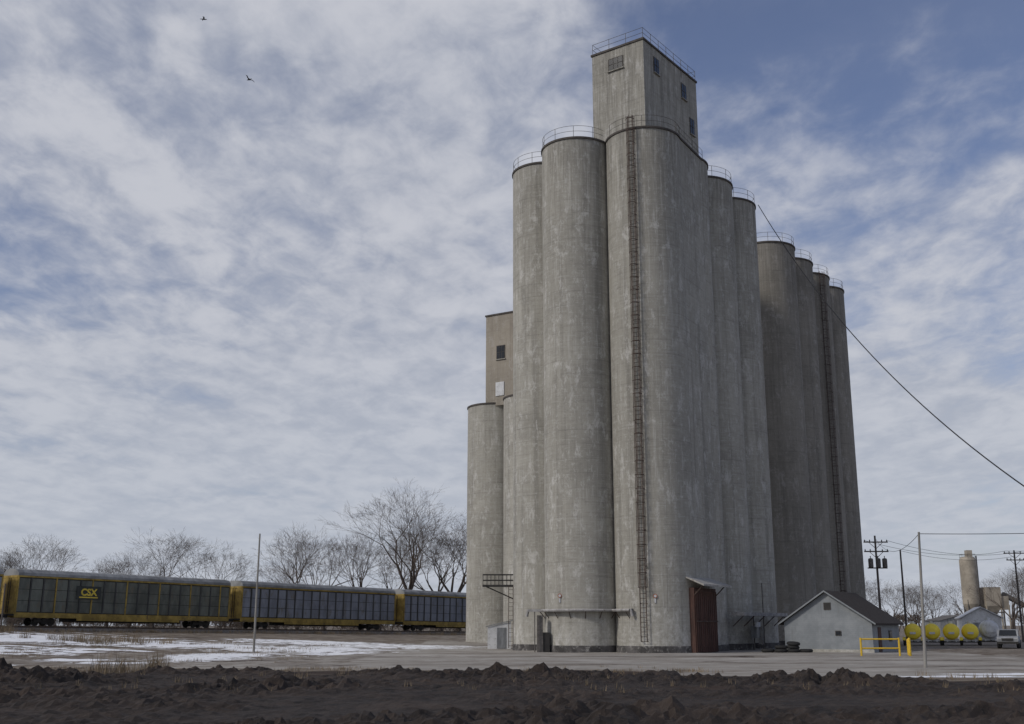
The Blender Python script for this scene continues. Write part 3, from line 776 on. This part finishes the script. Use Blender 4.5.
# batch plant
e=thing('cement_silo',(89.8,220,0),'tan cylindrical cement silo on steel legs at a batch plant','silo')
mb=MB(); mb.lathe([(.4,3.6),(1.6,6.2),(1.6,14.6),(1.3,15.2),(.0,15.5)],'brick',n=32); mb.done('body',e)
mb=MB()
for a in range(4):
    t=math.pi/4+a*math.pi/2; mb.tube((1.5*math.cos(t),1.5*math.sin(t),0),(1.5*math.cos(t),1.5*math.sin(t),7),.14,'rail')
    t2=t+math.pi/2; mb.tube((1.5*math.cos(t),1.5*math.sin(t),.5),(1.5*math.cos(t2),1.5*math.sin(t2),5.5),.07,'rail')
mb.done('leg',e)
mb=MB(); mb.box((.2,-.2,15.9),(1.1,1.1,1.3),'brick'); mb.tube((1.75,0,0),(1.75,0,15.5),.12,'rail'); mb.done('dust_collector',e)
mb=MB(); railing(mb,1.5,14.7,0,180); mb.done('railing',e)
e=thing('aggregate_hopper',(93.6,220,0),'tan stepped aggregate hopper tower with sloping conveyor','hopper')
mb=MB(); mb.box((0,0,7.6),(3.0,3.0,3.6),'brick'); mb.box((1.9,.1,6.4),(2.2,2.6,2.6),'brick'); mb.add([(-1.5,-1.5,5.8),(1.5,-1.5,5.8),(1.5,1.5,5.8),(-1.5,1.5,5.8),(-.4,-.4,3.6),(.4,-.4,3.6),(.4,.4,3.6),(-.4,.4,3.6)],[(0,1,5,4),(1,2,6,5),(2,3,7,6),(3,0,4,7)],'brick'); mb.done('bin',e)
mb=MB()
for a in (-1.4,1.4,2.9):
    for b_ in (-1.4,1.4): mb.tube((a,b_*.9,0),(a,b_*.9,6),.16,'brick')
mb.box((0,0,4.6),(3.2,3.0,.2),'rail'); mb.done('leg',e)
mb=MB(); fr=Matrix.Rotation(math.radians(28),3,'Y'); mb.box((9,0,4.6),(15,1,.8),'rail',fr=fr)
for x in (6,10,14): mb.tube((x,0,0),(x,0,9-x*.5),.12,'rail')
mb.done('conveyor',e)
e=thing('plant_building',(84,215,0),'low grey metal plant building beside the cement silo','building')
mb=MB(); mb.prism([(-4,0),(4,0),(4,3.0),(0,4.0),(-4,3.0)],-4,4,'galv'); mb.done('wall',e)
mb=MB()
for s_ in (-1,1): mb.add([(0,-4.3,4.06),(s_*4.3,-4.3,3.0),(s_*4.3,4.3,3.0),(0,4.3,4.06)],[(0,1,2,3)],'rail')
mb.done('roof',e)
mb=MB(); mb.box((1.5,-4.04,1.5),(3,.06,2.8),'canopy'); mb.done('door',e)

# ------------------------------------------------------------ trees
def grow(segT,segC,p,d,L,r,dep,maxd,rng,spread,side=.6):
    n=3 if dep<3 else 2
    q=p.copy(); dd=d.copy(); rr=r
    for i in range(n):
        dd=(dd+Vector((rng.gauss(0,.15),rng.gauss(0,.15),rng.gauss(0,.10)+(.07 if dep<5 else .03)))).normalized()
        q2=q+dd*L/n; r2=rr*(.88 if dep else .92)
        (segT if dep<2 else segC).append((q,q2,rr,r2,dep))
        if 1<=dep<maxd and i>0 and rng.random()<side:
            a=rng.uniform(0,6.28); ax=dd.cross(Vector((math.cos(a),math.sin(a),.3))).normalized()
            nd=(Matrix.Rotation(rng.uniform(.4,.9),3,ax)@dd)
            grow(segT,segC,q2,nd,L*rng.uniform(.5,.7),r2*.5,dep+1 if dep<maxd-1 else maxd,maxd,rng,spread,side)
        q,rr=q2,r2
    if dep>=maxd: return
    k=rng.choice((4,5)) if dep==0 else rng.choice((2,3)) if dep<maxd-2 else 2
    a0=rng.uniform(0,6.28)
    for i in range(k):
        a=a0+i*6.283/k+rng.gauss(0,.3)
        tilt=rng.uniform(.22,.52)*spread*(1.3 if dep==0 else 1)
        if i==0 and dep<2: tilt*=.2
        w_=dd.cross(Vector((1,0,0)) if abs(dd.x)<.8 else Vector((0,1,0))).normalized()
        ax=Matrix.Rotation(a,3,dd)@w_
        nd=Matrix.Rotation(tilt,3,ax)@dd
        grow(segT,segC,q,nd,L*rng.uniform(.62,.88),rr*.66,dep+1,maxd,rng,spread,side)
def treemesh(seed,H,maxd,spread,trunk=.2,wide=1.0,side=.6):
    rng=random.Random(seed); sT,sC=[],[]
    grow(sT,sC,Vector((0,0,-.3)),Vector((0,0,1)),H*trunk,H*.017,0,maxd,rng,spread,side)
    top=max(s[1].z for s in sC); k=H/top
    out=[]
    W=Vector((k*wide,k*wide,k))
    for segs,kk in ((sT,'bark'),(sC,'twig')):
        mb=MB()
        for a,b_,r0,r1,dep in segs:
            n=7 if dep<2 else 4 if dep<4 else 3
            mb.tube(a*W,b_*W,max(r0*k,.012),kk,r1=max(r1*k,.008),n=n,cap=False)
        out.append(mb)
    return out
def tree(x,y,H,seed,spread=1.0,maxd=6,wide=1.0,side=.6,label='bare leafless winter tree behind the train'):
    e=thing('bare_tree',(x,y,gh(x,y)),label,'tree',group='bare winter trees')
    t,c_=treemesh(seed,H,maxd,spread,.2,wide,side)
    t.done('trunk',e); c_.done('crown',e)
    return e
big=tree(-17.6,185,25.5,21,.95,7,1.3,.55,label='large bare spreading winter tree behind the train')
t1=tree(-83,200,17.5,11,1.1,7,1.25,.35); t2=tree(-62,196,19,12,1.1,7,1.3,.35); t3=tree(-38,200,20,15,1.0,7,1.15,.35)
def cp(src,x,y,s_,label='bare leafless winter tree behind the train'):
    return clone(src,(x,y,gh(x,y)),rz=random.uniform(0,6.28),scale=s_,label=label)
for src,x,y,s_ in ((t3,-91,206,.8),(t1,-69,203,.85),(t1,-54,200,.95),(t2,-33,200,1.0),(t3,-25.5,192,.95),(big,-8.8,194,.88),(t1,-12.5,199,1.15),(t2,-24,206,.95),(t2,-100,210,.8),(t3,-76,212,.75),(t2,-46,212,.75)):
    cp(src,x,y,s_)
for src,x,y,s_ in ((t1,78,232,.66),(t2,84,238,.62),(t3,90,242,.55),(t1,72,236,.7),(t2,96,236,.62),(t3,103,232,.7),(t1,88,200,.7),(t2,93,196,.72),(t3,99,204,.74),(t2,66,240,.6),(t3,81,225,.55)):
    cp(src,x,y,s_,'bare leafless winter tree near the batch plant')
mb=MB()
lo=[]
for sd in (31,32,33):
    t,c_=[],[]
    grow(t,c_,Vector((0,0,0)),Vector((0,0,1)),2.0,.2,0,4,random.Random(sd),1.5,.8); lo.append(t+c_)
for i in range(170):
    x=random.uniform(-330,380); y=random.uniform(330,460); s_=random.uniform(.8,1.35); a=random.uniform(0,6.28); R=Matrix.Rotation(a,3,'Z')
    b0=Vector((x,y,gh(x,y)))
    for p,q,r0,r1,dep in random.choice(lo):
        mb.tube(b0+R@p*s_,b0+R@q*s_,max(r0,.05),'twig',r1=max(r1,.04),n=3,cap=False)
mb.done('distant_woodland',kind='stuff',label='far off line of bare winter woodland')
mb=MB()
for i in range(300):
    x=random.uniform(-125,10); y=random.uniform(192,240); s_=random.uniform(.5,1.15); R=Matrix.Rotation(random.uniform(0,6.28),3,'Z')
    b0=Vector((x,y,gh(x,y)))
    for p,q,r0,r1,dep in random.choice(lo):
        if dep<1: continue
        mb.tube(b0+R@(p-Vector((0,0,1.3)))*s_,b0+R@(q-Vector((0,0,1.3)))*s_,max(r0*.4,.022),'twig',r1=.014,n=3,cap=False)
mb.done('brush_thicket',kind='stuff',label='tangled bare brush behind the railway line')

# ------------------------------------------------------------ birds
def bird(loc,rz,up,label):
    me=D.meshes.new('bird'); V=[(0,0,0),(.1,0,.01),(.2,0,.03),(.26,0,.025),(-.12,0,0),(-.26,0,-.01),
        (.04,.14,.05*up),(.0,.3,.1*up),(-.08,.48,.04*up),(.04,-.14,.05*up),(.0,-.3,.1*up),(-.08,-.48,.04*up)]
    Ed=[(0,1),(1,2),(2,3),(0,4),(4,5),(0,6),(6,7),(7,8),(0,9),(9,10),(10,11)]
    me.from_pydata(V,Ed,[]); me.materials.append(M['feather'])
    o=D.objects.new('bird',me); COL.objects.link(o)
    m=o.modifiers.new('skin','SKIN')
    sv=me.skin_vertices[0].data
    rad=[(.05,.05),(.045,.045),(.03,.03),(.01,.01),(.035,.03),(.04,.012),(.06,.018),(.055,.014),(.02,.008),(.06,.018),(.055,.014),(.02,.008)]
    for s_,r in zip(sv,rad): s_.radius=r
    sv[0].use_root=True
    o.modifiers.new('sub','SUBSURF').render_levels=2
    o.location=loc; o.rotation_euler=(.2,0,rz); o.scale=(.8,.8,.8)
    o['label']=label; o['category']='bird'; o['group']='birds in flight'
bird((-18.7,60,37.9),.3,1,'dark bird gliding with wings spread in the sky')
bird((-15.7,60,33.9),2.6,1.6,'dark bird flying with raised wings in the sky')

# ------------------------------------------------------------ world, sun
elev=math.radians(34); az=math.radians(240)
w=D.worlds.new('World'); S.world=w; w.use_nodes=True; nt=w.node_tree
bg=nt.nodes['Background']; out=nt.nodes['World Output']
sky=N(nt,'ShaderNodeTexSky'); sky.sky_type='NISHITA'; sky.sun_disc=False
sky.sun_elevation=elev; sky.sun_rotation=az; sky.air_density=1.0; sky.dust_density=.8; sky.ozone_density=1.5
tint=mixc(nt,1.0,sky.outputs[0],(1.08,1.0,1.14),'MULTIPLY')
nt.links.new(tint,bg.inputs[0]); bg.inputs[1].default_value=.08
tc=N(nt,'ShaderNodeTexCoord'); sp=N(nt,'ShaderNodeSeparateXYZ'); nt.links.new(tc.outputs['Generated'],sp.inputs[0])
zc=mth(nt,'ADD',mth(nt,'MAXIMUM',sp.outputs[2],0.0),.16)
cb=N(nt,'ShaderNodeCombineXYZ')
nt.links.new(mth(nt,'DIVIDE',sp.outputs[0],zc),cb.inputs[0]); nt.links.new(mth(nt,'DIVIDE',sp.outputs[1],zc),cb.inputs[1])
mp=N(nt,'ShaderNodeMapping'); mp.inputs['Rotation'].default_value=(0,0,.5); mp.inputs['Scale'].default_value=(1,.72,1); mp.inputs['Location'].default_value=(3.1,1.7,0)
nt.links.new(cb.outputs[0],mp.inputs[0]); pv=mp.outputs[0]
a=noi(nt,pv,.7,5,.55,.3); b_=noi(nt,pv,2.8,6,.56,.25); c_=noi(nt,pv,11,5,.58,.25)
s1=mth(nt,'ADD',mth(nt,'MULTIPLY',a,.5),mth(nt,'ADD',mth(nt,'MULTIPLY',b_,.3),mth(nt,'MULTIPLY',c_,.2)))
s1=mth(nt,'SUBTRACT',s1,mth(nt,'MULTIPLY',mth(nt,'MULTIPLY',ss(nt,sp.outputs[0],-.10,.36),ss(nt,sp.outputs[2],.26,.53)),.29))
s1=mth(nt,'ADD',s1,mth(nt,'MULTIPLY',ss(nt,sp.outputs[2],.3,.0),.09))
s1=mth(nt,'ADD',s1,.012)
cov=mth(nt,'ADD',mth(nt,'MULTIPLY',ss(nt,s1,.33,.54),.90),.08)
bg2=N(nt,'ShaderNodeBackground'); bg2.inputs[1].default_value=1.0
cc=mixc(nt,ss(nt,mth(nt,'ADD',mth(nt,'MULTIPLY',b_,.5),mth(nt,'MULTIPLY',c_,.5)),.37,.63),(.365,.395,.475),(.545,.56,.615))
cc=mixc(nt,mth(nt,'MULTIPLY',ss(nt,sp.outputs[2],.34,.0),.7),cc,(.48,.52,.59))
nt.links.new(cc,bg2.inputs[0])
mx=N(nt,'ShaderNodeMixShader'); nt.links.new(cov,mx.inputs[0]); nt.links.new(bg.outputs[0],mx.inputs[1]); nt.links.new(bg2.outputs[0],mx.inputs[2])
nt.links.new(mx.outputs[0],out.inputs[0])
sd=D.lights.new('sun','SUN'); sd.energy=1.5; sd.angle=math.radians(9); sd.color=(1,.94,.86)
so=D.objects.new('sun',sd); COL.objects.link(so)
dv=Vector((math.sin(az)*math.cos(elev),math.cos(az)*math.cos(elev),math.sin(elev)))
so.rotation_euler=dv.to_track_quat('Z','Y').to_euler(); so.location=(0,0,100)

cam=D.cameras.new('camera'); co=D.objects.new('camera',cam); COL.objects.link(co)
co.location=(0,0,2.2); co.rotation_euler=(math.radians(90+13.45),0,0)
cam.sensor_width=36; cam.lens=36*1100/1024; cam.clip_end=8000; cam.clip_start=.1
S.camera=co
